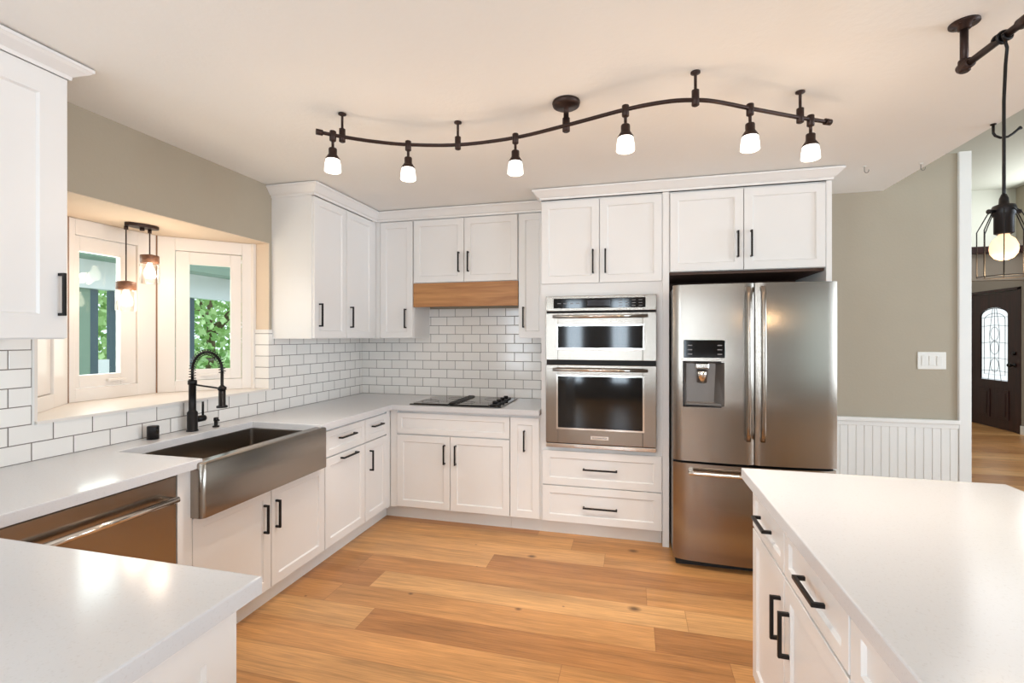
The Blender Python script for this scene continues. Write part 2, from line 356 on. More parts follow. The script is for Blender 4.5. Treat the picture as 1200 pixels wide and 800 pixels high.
for (ax, u0, u1, z0, z1) in (('Y', -1.5, -1.15, .35, 2.35), ('Y', -.45, -.10, .35, 2.35), ('Y', .92, 1.08, .35, 2.35), ('Y', 5.25, 5.6, .35, 2.35), ('P', -3.6, -1.2, .1, 2.2), ('X', -2.6, -.6, .4, 2.5), ('X', .6, 2.6, .4, 2.5)):
    mb = MB(); w = .06
    segs = [(u0, z0, u1, z0+w), (u0, z1-w, u1, z1), (u0, z0, u0+w, z1), (u1-w, z0, u1, z1), ((u0+u1)/2-w/2, z0, (u0+u1)/2+w/2, z1)]
    for a, b, c, d in segs:
        if ax == 'Y': mb.box(a, -4.52, b, c, -4.46, d)
        elif ax == 'P': mb.box(-2.56, a, b, -2.50, c, d)  # frame of the patio opening added for fill light
        else: mb.box(6.96, a, b, 7.02, c, d)
    struct('window_%d' % n, mb, M_trim); n += 1
# wainscot on the wall beside the fridge
ws = MB()
for i in range(19):
    x = 1.236+i*.0529
    ws.box(x, 4.036, .12, x+.0495, 4.0495, .80, b=.003)
ws.box(1.236, 4.041, .10, 2.238, 4.0495, .80)
struct('wainscot_trim', ws, M_trim)
struct('trim_8', MB().box(1.236, 4.030, .795, 2.238, 4.0495, .828, b=.003).box(1.236, 4.012, .828, 2.238, 4.0495, .858, b=.005), M_trim)
struct('baseboard_back', B(1.236, 4.026, 0, 2.238, 4.0495, .12, b=.004), M_trim)

# hall: door wall, foyer header with dark ledge
DX = 5.6; D0, D1 = 8.76, 9.80
hw = MB(); hw.box(DX, 7.0, 0, DX+.12, D0-.06, 2.9); hw.box(DX, D1+.06, 0, DX+.12, 11, 2.9); hw.box(DX, D0-.06, 2.2, DX+.12, D1+.06, 2.9)
struct('wall_entry', hw, M_hallwall)
struct('wall_header', B(3.2, 8.3, 2.26, 5.599, 8.4, 2.64), M_hallwall)
struct('trim_9', B(3.15, 8.22, 2.641, 5.7, 8.5, 2.74, b=.01), M_mahog)
struct('baseboard_entry', B(DX-.016, 7.0, 0, DX, D0-.062, .13, b=.003), M_trim)
dj = MB(); dj.box(DX-.01, D0-.06, 0, DX+.1, D0, 2.19); dj.box(DX-.01, D1, 0, DX+.1, D1+.06, 2.19); dj.box(DX-.01, D0-.06, 2.16, DX+.1, D1+.06, 2.2)
struct('trim_10', dj, M_mahog)
# front door with arched leaded light
M_lit = emit('daylit_frosted_glass', (.86, .95, 1, 1), 1.0)  # daylight behind the pane put in as the glass's own glow
door = thing('door_1', 'x', 'door', (DX+.03, (D0+D1)/2, 0)); del door['label']; del door['category']; door['kind'] = 'structure'
g0, g1, gz0, gz1 = -.30, .30, .76, 1.80
hwid = (D1-D0)/2
outer = []
K = 12
arch = [(g1*cos(pi*i/K)*1.0, gz1+.12*sin(pi*i/K)) for i in range(K+1)]
# slab as a strip mesh around the arched hole
ml = MB()
def yz(pts, x0, x1):
    nn = len(pts); vs = [(x0, a, b) for a, b in pts]+[(x1, a, b) for a, b in pts]
    return vs, [tuple(range(nn)), tuple(range(2*nn-1, nn-1, -1))]+[(i, (i+1) % nn, nn+(i+1) % nn, nn+i) for i in range(nn)]
ml.add(*yz([(-hwid, .01), (hwid, .01), (hwid, gz0), (-hwid, gz0)], -.02, .025))
ml.add(*yz([(-hwid, gz0), (g0, gz0), (g0, gz1), (-hwid, gz1)], -.02, .025))
ml.add(*yz([(g1, gz0), (hwid, gz0), (hwid, gz1), (g1, gz1)], -.02, .025))
for i in range(K):
    a, b = arch[i], arch[i+1]
    ml.add(*yz([a, b, (b[0]*hwid/g1, 2.15), (a[0]*hwid/g1, 2.15)], -.02, .025))
ml.add(*yz([(g1, gz1), (hwid, gz1), (hwid, 2.15)], -.02, .025)); ml.add(*yz([(g0, gz1), (-hwid, gz1), (-hwid, 2.15)], -.02, .025))
for s in (-1, 1):
    ml.box(-.034, s*.07 if s > 0 else -.33, .16, -.02, .33 if s > 0 else -.07, .62, b=.008)
    ml.box(-.042, s*.12 if s > 0 else -.28, .21, -.034, .28 if s > 0 else -.12, .57, b=.006)
ml.build('door_slab', M_mahog, door)
gp = MB(); gp.add(*yz([(g0, gz0), (g1, gz0)]+arch[0:], 0, .006)); gp.build('leaded_glass', M_lit, door)
ld = MB()
bd = [(0, g0+.01, gz0+.01), (0, g1-.01, gz0+.01)]+[(0, a*.97, b-.01) for a, b in arch]
ld.tube([(-.006, b, c) for a, b, c in bd], .006, 6, closed=True)
ld.tube([(-.006, b*.78, (c-1.33)*.86+1.33) for a, b, c in bd], .0035, 6, closed=True)
for yy in (-.14, 0, .14): ld.tube([(-.004, yy, gz0), (-.004, yy*.6, 1.1), (-.004, yy*.8, 1.5), (-.004, yy*.3, 1.9)], .003, 6)
for zz in (.9, 1.1, 1.35, 1.62, 1.76): ld.tube([(-.004, g0, zz), (-.004, 0, zz+.02), (-.004, g1, zz)], .003, 6)
for zz in (1.0, 1.28, 1.5): ld.tube([(-.004, .09*cos(t*pi/6), zz+.11*sin(t*pi/6)) for t in range(12)], .003, 6, closed=True)
ld.build('lead_came', M_dark, door)
dh = MB(); dh.lathe([(.03, 0), (.03, .012), (.012, .014), (.012, .05), (.03, .055), (.032, .075), (.02, .09), (0, .092)], (-.021, -.44, 1.02), (-1, 0, 0)); dh.lathe([(.028, 0), (.028, .02), (0, .022)], (-.021, -.44, 1.2), (-1, 0, 0))
dh.build('door_handle', M_black, door)

# backsplash tiles
struct('wall_tile_back', B(-2.492, YB-.008, .9145, -.657, YB-.0005, 1.70), M_tile_back)
tl = MB()
tl.box(XL+.0005, .3, .9145, XL+.008, WY0-.008, 1.445)
tl.box(XL+.0005, WY0-.008, .9145, XL+.008, WY1-.008, WZ0-.0085)
tl.box(XL+.0005, WY1-.008, .9145, XL+.008, YB-.009, 1.49)
tl.box(-2.606, WY1-.014, WZ0+.005, XL+.008, WY1-.0065, 1.49)
struct('wall_tile_left', tl, M_tile_left)
struct('trim_11', MB().box(-2.606, WY1-.018, 1.4905, XL+.010, WY1-.0065, 1.4985).box(XL+.0005, WY1-.006, 1.4905, XL+.010, 2.868, 1.4985), M_trim)
struct('trim_12', B(XL+.0005, WY0-.0075, WZ0-.008, XL+.012, WY0, 1.445), M_trim)

# ------------------------------------------------------------------ bay window units
def bay_unit(idx, p0, p1, g0, g1, gz0, gz1, lit=True):
    """frame running from p0 to p1 (xy), outside is to the left of the direction; g0,g1 distances of the glass"""
    p0, p1 = Vector(p0), Vector(p1); L = (p1-p0).length; ang = math.atan2(p1.y-p0.y, p1.x-p0.x)
    r = bpy.data.objects.new('window_%d' % idx, None); COL.objects.link(r); r.location = (p0.x, p0.y, 0); r.rotation_euler = (0, 0, ang); r['kind'] = 'structure'
    z0, z1 = WZ0+.005, WZ1-.005
    def ring(a0, b0, a1, b1, c0, d0, c1, d1, y0, y1, name, m):
        # outer a0..a1 x b0..b1, hole c0..c1 x d0..d1 ; local y is outward
        mb = MB()
        mb.box(a0, y0, b0, c0, y1, b1, b=.003); mb.box(c1, y0, b0, a1, y1, b1, b=.003)
        mb.box(c0, y0, b0, c1, y1, d0, b=.003); mb.box(c0, y0, d1, c1, y1, b1, b=.003)
        return mb.build(name, m, r)
    ms = .55
    a0, a1 = g0*ms, L-(L-g1)*ms; b0, b1 = z0+(gz0-z0)*.5, z1-(z1-gz1)*.5
    ring(.004, z0, L-.004, z1, a0, b0, a1, b1, 0, .06, 'window_frame', M_vinyl)
    ring(a0+.003, b0+.003, a1-.003, b1-.003, g0, gz0, g1, gz1, .012, .05, 'sash', M_vinyl)
    B(g0-.005, .028, gz0-.005, g1+.005, .034, gz1+.005).build('pane', M_glass, r)
    MB().box(-.0035, .0, z0, .0035, .05, z1).build('joint_strip', M_brown, r)
    if idx != 1:
        lk = MB(); lk.box(L*.5-.05, -.012, gz0-.045, L*.5+.05, .011, gz0-.03, b=.003); lk.build('window_latch', M_vinyl, r)
    return r
# direction chosen so that local +y points outdoors (to -X)
bay_unit(1, (-2.6065, WY0+.01), (BX, BY0), .08, .24, 1.228, 1.937)
bay_unit(2, (BX, BY0), (BX, BY1), .063, .284, 1.23, 1.93)
bay_unit(3, (BX, BY1), (-2.6065, WY1-.008), .177, .413, 1.228, 1.937)

# ------------------------------------------------------------------ cabinet parts (local frame: front faces -y, width along x)
def shaker(w, h, t=.02, st=.052, rc=.009):
    """a door centred on x from 0..w, z 0..h, back at y=0, front at y=-t"""
    mb = MB(); b = .0015; s2 = st+.006
    rings = [(0, 0), (0, -t+b), (b, -t), (st, -t), (s2, -t+rc)]
    vs = []
    for ins, y in rings: vs += [(ins, y, ins), (w-ins, y, ins), (w-ins, y, h-ins), (ins, y, h-ins)]
    fs = [(3, 2, 1, 0)]
    for k in range(4):
        for i in range(4):
            j = (i+1) % 4; fs.append((k*4+i, k*4+j, (k+1)*4+j, (k+1)*4+i))
    fs.append((16, 17, 18, 19)); return mb.add(vs, fs)
def handle(parent, x, y, z, L=.16, vert=True, so=.032):
    """bar pull centred at x,z on face y"""
    mb = MB(); a = .0055; h = L/2
    if vert:
        mb.box(x-a, y-so, z-h, x+a, y-so+.011, z+h, b=.0015)
        for s in (-1, 1): mb.box(x-a, y-so+.010, z+s*(h-.0055)-a, x+a, y, z+s*(h-.0055)+a, b=.001)
    else:
        mb.box(x-h, y-so, z-a, x+h, y-so+.011, z+a, b=.0015)
        for s in (-1, 1): mb.box(x+s*(h-.0055)-a, y-so+.010, z-a, x+s*(h-.0055)+a, y, z+a, b=.001)
    return mb.build('handle', M_black, parent)
def front(t, kind, x0, x1, z0, z1, hd=None, st=.052, m=None):
    """door or drawer on thing t; hd = (x, z, L, vertical)"""
    g = .0015
    o = shaker(x1-x0-2*g, z1-z0-2*g, st=min(st, (z1-z0)*.24)).build(kind, m or M_cab, t); o.location = (x0+g, -.0005, z0+g)
    if hd:
        handle(o, hd[0]-x0-g, -.02, hd[1]-z0-g, hd[2], hd[3])
    return o

# ---- base cabinets, back wall (front plane y = 3.45, door face 3.43)
FB = 3.45; ZT = .873
bc = thing('base_cabinet', 'white base cabinet under the cooktop with double doors and false drawer front', 'cabinet', (-1.868, FB, 0))
w = -.887+1.868
B(0, 0, .1, w, .592, ZT).build('case', M_cab, bc)
B(-.066, .045, 0, w, .06, .0995).build('toe_kick', M_trim, bc)
front(bc, 'drawer_front', .057, w, .685, .85)
front(bc, 'door', .057, .508, .108, .678, (-1.404+1.868, .541, .15, True))
front(bc, 'door', .510, w, .108, .678, (-1.313+1.868, .541, .15, True))
B(.002, -.015, .1, .055, 0, ZT).build('filler', M_cab, bc)
bc = thing('base_cabinet', 'narrow white pull-out base cabinet between the cooktop base and the oven tower', 'cabinet', (-.885, FB, 0))
B(0, 0, .1, .234, .592, ZT).build('case', M_cab, bc); B(0, .045, 0, .234, .06, .0995).build('toe_kick', M_trim, bc)
front(bc, 'door', .002, .224, .108, .85, (.112, .68, .155, True))

# ---- oven tower
tw = thing('oven_cabinet', 'tall white cabinet tower around the double wall oven', 'cabinet', (-.65, FB, 0))
w = .245+.65
c = MB(); c.box(0, 0, .1, w, .592, .645); c.box(0, 0, 1.742, w, .592, 2.445); c.box(0, 0, .645, .043, .592, 1.742); c.box(.812, 0, .645, w, .592, 1.742); c.box(.043, .58, .645, .812, .592, 1.742)
c.build('case', M_cab, tw)
B(0, .045, 0, .85, .06, .0995).build('toe_kick', M_trim, tw)
B(.852, -.018, .0, w, -.0005, 2.445, b=.001).build('side_stile', M_cab, tw)
front(tw, 'drawer', .01, .849, .372, .624, (.427, .501, .24, False))
front(tw, 'drawer', .01, .849, .105, .368, (.427, .228, .24, False))
front(tw, 'door', .004, .422, 1.833, 2.432, (-.272+.65, 1.985, .17, True))
front(tw, 'door', .424, .849, 1.833, 2.432, (-.185+.65, 1.985, .17, True))

# ---- cabinet over the fridge with tall side panel
fc = thing('wall_cabinet', 'white double-door cabinet over the stainless refrigerator', 'cabinet', (.2465, FB, 0))
c = MB(); c.box(0, 0, 1.893, .985, .592, 2.445); c.build('case', M_cab, fc)
B(.9555, -.0, 0, .985, .592, 1.8925).build('side_panel', M_cab, fc)
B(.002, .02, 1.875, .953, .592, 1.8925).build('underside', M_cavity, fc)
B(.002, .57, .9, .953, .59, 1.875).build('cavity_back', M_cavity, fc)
front(fc, 'door', .004, .468, 1.893, 2.432, (.678-.2465, 2.063, .175, True))
front(fc, 'door', .470, .951, 1.893, 2.432, (.760-.2465, 2.063, .175, True))
B(.953, -.018, 0, .985, -.0005, 2.445, b=.001).build('side_stile', M_cab, fc)

# ---- upper cabinets
FU = 3.72
uc = thing('wall_cabinet', 'white single-door wall cabinet in the corner left of the wooden hood band', 'cabinet', (-2.1685, FU, 0))
B(0, 0, 1.435, .3655, .329, 2.445).build('case', M_cab, uc)
B(.001, -.015, 1.435, .0555, -.0005, 2.445).build('filler', M_cab, uc)
front(uc, 'door', .058, .363, 1.437, 2.432, (-1.868+2.1685, 1.604, .165, True))
uc = thing('wall_cabinet', 'short white double-door wall cabinet above the wooden hood band', 'cabinet', (-1.8015, FU, 0))
B(0, 0, 1.90, .9135, .329, 2.445).build('case', M_cab, uc)
front(uc, 'door', .004, .456, 1.902, 2.432, (-1.388+1.8015, 2.066, .165, True))
front(uc, 'door', .458, .910, 1.902, 2.432, (-1.306+1.8015, 2.066, .165, True))
uc = thing('wall_cabinet', 'narrow white wall cabinet between the wooden hood band and the oven tower', 'cabinet', (-.886, FU, 0))
B(0, 0, 1.435, .234, .329, 2.445).build('case', M_cab, uc)
front(uc, 'door', .004, .224, 1.437, 2.432, (.045, 1.604, .165, True))
# hood
hd = thing('range_hood', 'oak wood range hood band under the short cabinet over the cooktop', 'hood', (-1.8, FU, 0))
B(.001, -.020, 1.70, .912, .002, 1.8985, b=.002).build('hood_band', M_oakband, hd)
B(.006, .003, 1.72, .907, .325, 1.8985).build('hood_liner', M_steel_v, hd)

# left wall uppers: rot +90: local x -> +Y, local -y -> +X ; front plane X = -2.17
def leftthing(name, label, y0, cat='cabinet', fx=-2.17, z=0): return thing(name, label, cat, (fx, y0, z), pi/2)
uc = leftthing('wall_cabinet', 'white two-door wall cabinet on the left wall between the bay window and the corner', 2.872)
B(0, 0, 1.435, 1.174, .329, 2.445).build('case', M_cab, uc)
front(uc, 'door', .004, .388, 1.437, 2.432, (.057, 1.602, .165, True))
front(uc, 'door', .392, .775, 1.437, 2.432, (.440, 1.602, .165, True))
B(.778, -.015, 1.435, .826, -.0005, 2.445).build('filler', M_cab, uc)
uc = leftthing('wall_cabinet', 'white shaker wall cabinet cropped at the left edge of the photo, near the camera', .50)
B(0, 0, 1.437, .884, .329, 2.463).build('case', M_cab, uc)
front(uc, 'door', .003, .440, 1.440, 2.455, (.40, 1.61, .165, True), st=.09)
front(uc, 'door', .443, .882, 1.440, 2.455, (.853, 1.61, .165, True), st=.09)

# crown mouldings
def crown(name, path, z0, z1, out, label):
    """path of (x,y) with the room on the left-hand normal given by out side sign"""
    prof = [(0, z0-.0), (.006, z0-.0), (.008, z0+.014), (.020, z0+.022), (.044, z1-.022), (.052, z1-.014), (.056, z1-.012), (.056, z1), (0, z1)]
    P = [Vector(p) for p in path]; n = len(P); vs = []
    for i, p in enumerate(P):
        d0 = (P[i]-P[i-1]).normalized() if i > 0 else None; d1 = (P[i+1]-P[i]).normalized() if i < n-1 else None
        nm = lambda d: Vector((d.y, -d.x))*out
        if d0 is None: m = nm(d1)
        elif d1 is None: m = nm(d0)
        else:
            m = nm(d0)+nm(d1); m = m/ (m.length_squared/2)
        for o, z in prof: vs.append((p.x+m.x*o, p.y+m.y*o, z))
    k = len(prof); fs = []
    for i in range(n-1):
        for j in range(k):
            j2 = (j+1) % k; fs.append((i*k+j, i*k+j2, (i+1)*k+j2, (i+1)*k+j))
    fs += [tuple(range(k)), tuple(range((n-1)*k+k-1, (n-1)*k-1, -1))]
    return tag(MB().add(vs, fs).build(name, M_cab), label, 'crown molding')
crown('crown_molding', [(-2.498, 2.871), (-2.149, 2.871), (-2.149, 3.699), (-.652, 3.699)], 2.436, 2.514, 1, 'white crown molding along the corner wall cabinets, lower-set run left of the oven tower')
crown('crown_molding', [(-.651, 3.690), (-.651, 3.429), (1.232, 3.429), (1.232, 4.048)], 2.446, 2.514, 1, 'white crown molding on top of the oven tower and refrigerator cabinet')
crown('crown_molding', [(-2.149, .44), (-2.149, 1.385), (-2.498, 1.385)], 2.455, 2.514, 1, 'white crown molding on the cropped wall cabinet at the left edge')

# ---- left run base cabinets: front plane X=-1.89 (face -1.87)
FX = -1.89
ZS = .655
bc = leftthing('base_cabinet', 'white double-door sink base cabinet below the stainless apron sink', 1.672, fx=FX)
c = MB(); w = 2.603-1.672
c.box(0, 0, .1, w, .59, ZS)
c.build('case', M_cab, bc)
B(0, .045, 0, w, .06, .0995).build('toe_kick', M_trim, bc)
front(bc, 'door', .004, .474, .108, .648, (2.094-1.672, .493, .15, True))
front(bc, 'door', .476, w-.002, .108, .648, (2.180-1.672, .493, .15, True))
bc = leftthing('base_cabinet', 'white base cabinet right of the sink with one drawer and horizontal-pull door', 2.604, fx=FX)
w = .463
B(0, 0, .1, w, .59, ZT).build('case', M_cab, bc); B(0, .045, 0, w, .06, .0995).build('toe_kick', M_trim, bc)
front(bc, 'drawer', .003, w-.001, .685, .85, (w/2, .785, .18, False))
front(bc, 'door', .003, w-.001, .108, .678, (w/2+.02, .648, .18, False))
bc = leftthing('base_cabinet', 'slim white base cabinet at the inside corner with one drawer and vertical-pull door', 3.068, fx=FX)
w = .979
c = B(0, 0, .1, w, .59, ZT).build('case', M_cab, bc); B(0, .045, 0, .426, .06, .0995).build('toe_kick', M_trim, bc)
front(bc, 'drawer', .003, .31, .685, .85, (.155, .785, .14, False))
front(bc, 'door', .003, .31, .108, .678, (.062, .541, .15, True))
B(.312, -.018, .1, .3765, -.0005, ZT).build('filler', M_cab, bc)
# filler post between dishwasher and sink
pst = tag(MB().box(-2.45, 1.602, 0, -1.865, 1.670, ZT, b=.001).build('filler_panel', M_cab), 'white vertical filler panel between the dishwasher and the apron sink', 'cabinet panel')
# corner block + filler on the near side of the dishwasher
tag(B(-2.45, .90, 0, -1.867, .990, ZT).build('filler_panel', M_cab), 'white filler panel between the dishwasher and the peninsula, mostly hidden', 'cabinet panel')

# ---- worktop (one continuous L) with sink cut-out
CT0, CT1 = .8745, .914
SX0, SY0, SY1 = -2.325, 1.700, 2.497
def slab(pts, b=.004):
    bm = bmesh.new(); vs = [bm.verts.new((x, y, CT0)) for x, y in pts]; f = bm.faces.new(vs); r = bmesh.ops.extrude_face_region(bm, geom=[f])
    for v in [g for g in r['geom'] if isinstance(g, bmesh.types.BMVert)]: v.co.z = CT1
    bmesh.ops.recalc_face_normals(bm, faces=bm.faces)
    ed = [e for e in bm.edges if all(v.co.z > CT1-.001 for v in e.verts)]
    bmesh.ops.bevel(bm, geom=ed, offset=b, segments=2, affect='EDGES', profile=.5)
    mb = MB(); bm.verts.index_update(); mb.add([v.co[:] for v in bm.verts], [[v.index for v in f.verts] for f in bm.faces]); bm.free(); return mb
pts = [(-2.499, .896), (-1.83, .896), (-1.83, 1.658), (-1.83, 1.690), (SX0, 1.690), (SX0, 2.505), (-1.83, 2.505), (-1.83, 2.538), (-1.83, 3.385), (-.656, 3.385), (-.656, 4.049), (-2.499, 4.049)]
pts = [p for i, p in enumerate(pts) if i not in (2, 7)]
tag(slab(pts).build('worktop', M_quartz), 'white quartz L-shaped worktop under the bay window and around the cooktop', 'countertop')

# ---- apron sink
sk = thing('apron_sink', 'stainless steel apron-front farmhouse sink set in the white worktop', 'sink', (0, 0, 0))
mb = MB()
x0, x1 = -2.335, -1.885; y0, y1 = 1.682, 2.513; zt, zb = .872, .665
bx0, bx1, by0, by1 = -2.320, -1.865, 1.703, 2.492
fx0 = -1.800
# bowl interior (open top), rounded corners
def rrect(ax0, ay0, ax1, ay1, r, k=4):
    P = []
    for cx, cy, a0 in ((ax1-r, ay1-r, 0), (ax0+r, ay1-r, 90), (ax0+r, ay0+r, 180), (ax1-r, ay0+r, 270)):
        for i in range(k+1):
            a = radians(a0+90*i/k); P.append((cx+r*cos(a), cy+r*sin(a)))
    return P
bw = MB(); R0 = rrect(bx0, by0, bx1, by1, .018); R1 = rrect(bx0+.004, by0+.004, bx1-.004, by1-.004, .02); R2 = rrect(bx0+.03, by0+.03, bx1-.03, by1-.03, .02)
O0 = rrect(x0, y0, bx1+.012, y1, .02)
nR = len(R0); vs = [(x, y, zt) for x, y in O0]+[(x, y, zt) for x, y in R0]+[(x, y, zb+.05) for x, y in R1]+[(x, y, zb+.02) for x, y in R2]
fs = [(k*nR+i, k*nR+(i+1) % nR, (k+1)*nR+(i+1) % nR, (k+1)*nR+i) for k in range(3) for i in range(nR)]+[tuple(3*nR+i for i in range(nR))]
bw.add(vs, fs, False)
bw.lathe([(.055, 0), (.055, .003), (.04, .003), (.035, -.004)], (-2.1, 2.1, zb+.0205), seg=24, caps=False).lathe([(.035, 0), (0, .001)], (-2.1, 2.1, zb+.019), seg=24)
bo = bw.build('bowl', M_steel_v, sk)
# apron with rounded vertical corners
ap = MB(); r = .022; ya, yb_ = 1.662, 2.534
prof = [(bx1+.0005, ya)]+[(fx0-r+r*sin(radians(a)), ya+r-r*cos(radians(a))) for a in range(0, 91, 15)]+[(fx0-r+r*cos(radians(a)), yb_-r+r*sin(radians(a))) for a in range(0, 91, 15)]+[(bx1+.0005, yb_)]
b = .008
lvl = [(.658, .0), (.890, 0), (.897, .003), (.900, .010)]
vs = []; n = len(prof)
cx = (bx1+fx0)/2; cy = (ya+yb_)/2
for z, ins in lvl:
    for x, y in prof: vs.append((x-ins*(1 if x > bx1+.01 else 0), y+(ins if y < cy else -ins), z))
fs = [(k*n+i, k*n+(i+1) % n, (k+1)*n+(i+1) % n, (k+1)*n+i) for k in range(3) for i in range(n)]+[tuple(range(n-1, -1, -1)), tuple(3*n+i for i in range(n))]
ap.add(vs, fs, True)
apo = ap.build('apron', M_steel, sk)
m = apo.modifiers.new('edge', 'EDGE_SPLIT'); m.split_angle = radians(40)

# ---- dishwasher
dw = leftthing('dishwasher', 'stainless steel dishwasher with bar handle under the left worktop', .994, 'dishwasher', fx=FX)
B(0, .0, .1, .604, .55, .868).build('tub_housing', M_dark, dw)
B(.003, .03, .005, .601, .05, .0995).build('kick_plate', M_dark, dw)
d = B(.003, -.028, .105, .601, -.0005, .862, b=.004).build('door', M_steel, dw)
h = MB(); h.tube([(.035, -.078, .778), (.565, -.078, .778)], .0125, 14)
for x in (.05, .55): h.box(x-.012, -.078, .768, x+.012, -.028, .788, b=.002)
h.build('handle', M_chrome, d)

# ---- cooktop
ck = thing('cooktop', 'black electric downdraft cooktop set in the white worktop below the hood', 'cooktop', (-1.33, 3.70, .9145))
mb = B(-.375, -.265, 0, .375, .265, .007, b=.003); mb.build('glass_top', M_blackg, ck)
g = MB()
for x in (-.19, .14):
    g.box(x-.16, -.245, .0075, x+.13, .245, .012, b=.003)
g.build('ceramic_panel', mat('ceramic_glass_grey_sheen', rgb(92, 86, 82), .1), ck)  # grey of the panels is a reflection put into their colour
v = MB(); v.box(-.052, -.24, .0075, .0, .24, .022, b=.004)
for i in range(16): v.box(-.048, -.225+i*.029, .022, -.004, -.213+i*.029, .025)
v.build('downdraft_vent', M_black, ck)
v = MB(); v.box(.276, -.24, .0075, .325, .24, .018, b=.003); v.build('control_strip', M_black, ck)
for i in range(4): MB().lathe([(.019, 0), (.019, .016), (.015, .02), (0, .0205)], (.30, -.17+i*.11, .018)).build('knob', M_black, ck)
for (x, y, r) in ((-.265, -.12, .075), (-.13, .11, .06), (.06, -.12, .06), (.20, .12, .07)):
    MB().tube([(x+r*cos(a*pi/16), y+r*sin(a*pi/16), .0122) for a in range(32)], .0012, 6, closed=True).build('burner_ring', M_black, ck)

# ---- peninsula
pn = tag(slab([(-2.499, -.35), (-.80, -.35), (-.80, .890), (-2.499, .890)]).build('worktop', M_quartz), 'white quartz peninsula worktop in the lower left foreground', 'countertop')
pc = thing('peninsula_cabinet', 'white peninsula cabinet below the lower left foreground worktop', 'cabinet', (-.842, -.30, 0), pi/2)
w = 1.145
B(0, 0, 0, w, 1.64, ZT).build('case', M_cab, pc)
e = shaker(w-.004, ZT-.112, st=.075).build('end_panel', M_cab, pc); e.location = (.002, -.0005, .11)
B(0, -.012, 0, w, -.0005, .109, b=.003).build('base_trim', M_trim, pc)

# ---- island
IX0 = .43
tag(slab([(IX0, -1.0), (1.31, -1.0), (1.31, 2.105), (IX0, 2.105)]).build('worktop', M_quartz), 'white quartz island worktop in the right foreground', 'countertop')
isl = thing('island_cabinet', 'white kitchen island base with black pulls facing the sink run', 'cabinet', (.482, 2.062, 0), -pi/2)
Y0 = 2.062
B(0, 0, .1, 3.0, .62, ZT).build('case', M_cab, isl)
B(.02, .05, 0, 2.98, .60, .0995).build('toe_kick', M_trim, isl)
def yl(y): return Y0-y
front(isl, 'drawer', .006, yl(1.655), .700, .856, (yl(1.866), .776, .15, False))
front(isl, 'drawer', yl(1.651), yl(1.195), .700, .856, (yl(1.40), .780, .15, False))
front(isl, 'door', .006, yl(1.655), .108, .694, (yl(1.692), .543, .14, True))
front(isl, 'door', yl(1.651), yl(1.195), .108, .694, (yl(1.606), .538, .14, True))
B(yl(1.193), -.018, .1, yl(1.180), -.0005, ZT).build('filler', M_cab, isl)
front(isl, 'drawer', yl(1.178), yl(.72), .700, .856, (yl(.95), .78, .15, False))
front(isl, 'door', yl(1.178), yl(.72), .108, .694, (yl(.77), .54, .14, True))
front(isl, 'drawer', yl(.716), yl(.26), .700, .856, (yl(.49), .78, .15, False))
front(isl, 'door', yl(.716), yl(.26), .108, .694, (yl(.67), .54, .14, True))
e = shaker(.62, ZT-.112, st=.07).build('back_panel', M_cab, isl); e.location = (-.0005, .62, .11); e.rotation_euler = (0, 0, -pi/2)

# ------------------------------------------------------------------ wall oven
def textmesh(txt, size, parent, loc, rot, m, name='lettering'):
    cu = bpy.data.curves.new('lettering', 'FONT'); cu.body = txt; cu.size = size; cu.extrude = .0004; cu.align_x = 'CENTER'; cu.align_y = 'CENTER'
    o = bpy.data.objects.new('tmp', cu); COL.objects.link(o)
    me = bpy.data.meshes.new_from_object(o.evaluated_get(bpy.context.evaluated_depsgraph_get()))
    bpy.data.objects.remove(o); me.materials.clear(); me.materials.append(m)
    q = bpy.data.objects.new(name, me); COL.objects.link(q); q.parent = parent; q.location = loc; q.rotation_euler = rot; return q
ov = thing('wall_oven', 'stainless steel microwave and oven combination built into the tall cabinet', 'oven', (-.223, 3.43, 0))
H = .383
B(-H+.018, .02, .66, H-.018, .58, 1.73).build('oven_housing', M_dark, ov)
B(-H, -.006, .650, H, .019, 1.740, b=.002).build('face_frame', M_dark, ov)
cp = B(-H, -.030, 1.632, H, -.0065, 1.740, b=.003).build('control_panel', M_steel, ov)
B(-.328, -.0325, 1.652, .312, -.0302, 1.722, b=.001).build('control_display', M_blackg, cp)
M_grey = noisy(mat('grey_display_print', rgb(130, 128, 130), .4), rgb(130, 128, 130), .05, 50)
dd = MB(); dd.box(-.085, -.0332, 1.668, .075, -.0325, 1.708)
dd.build('screen', mat('dim_screen', rgb(44, 40, 44), .1), cp)
for i in range(3):
    for j in range(4): B(.13+j*.045, -.0332, 1.664+i*.019, .155+j*.045, -.0325, 1.668+i*.019).build('button_print', M_grey, cp)
for j in range(4): B(-.30+j*.045, -.0332, 1.684, -.275+j*.045, -.0325, 1.689).build('button_print', M_grey, cp)
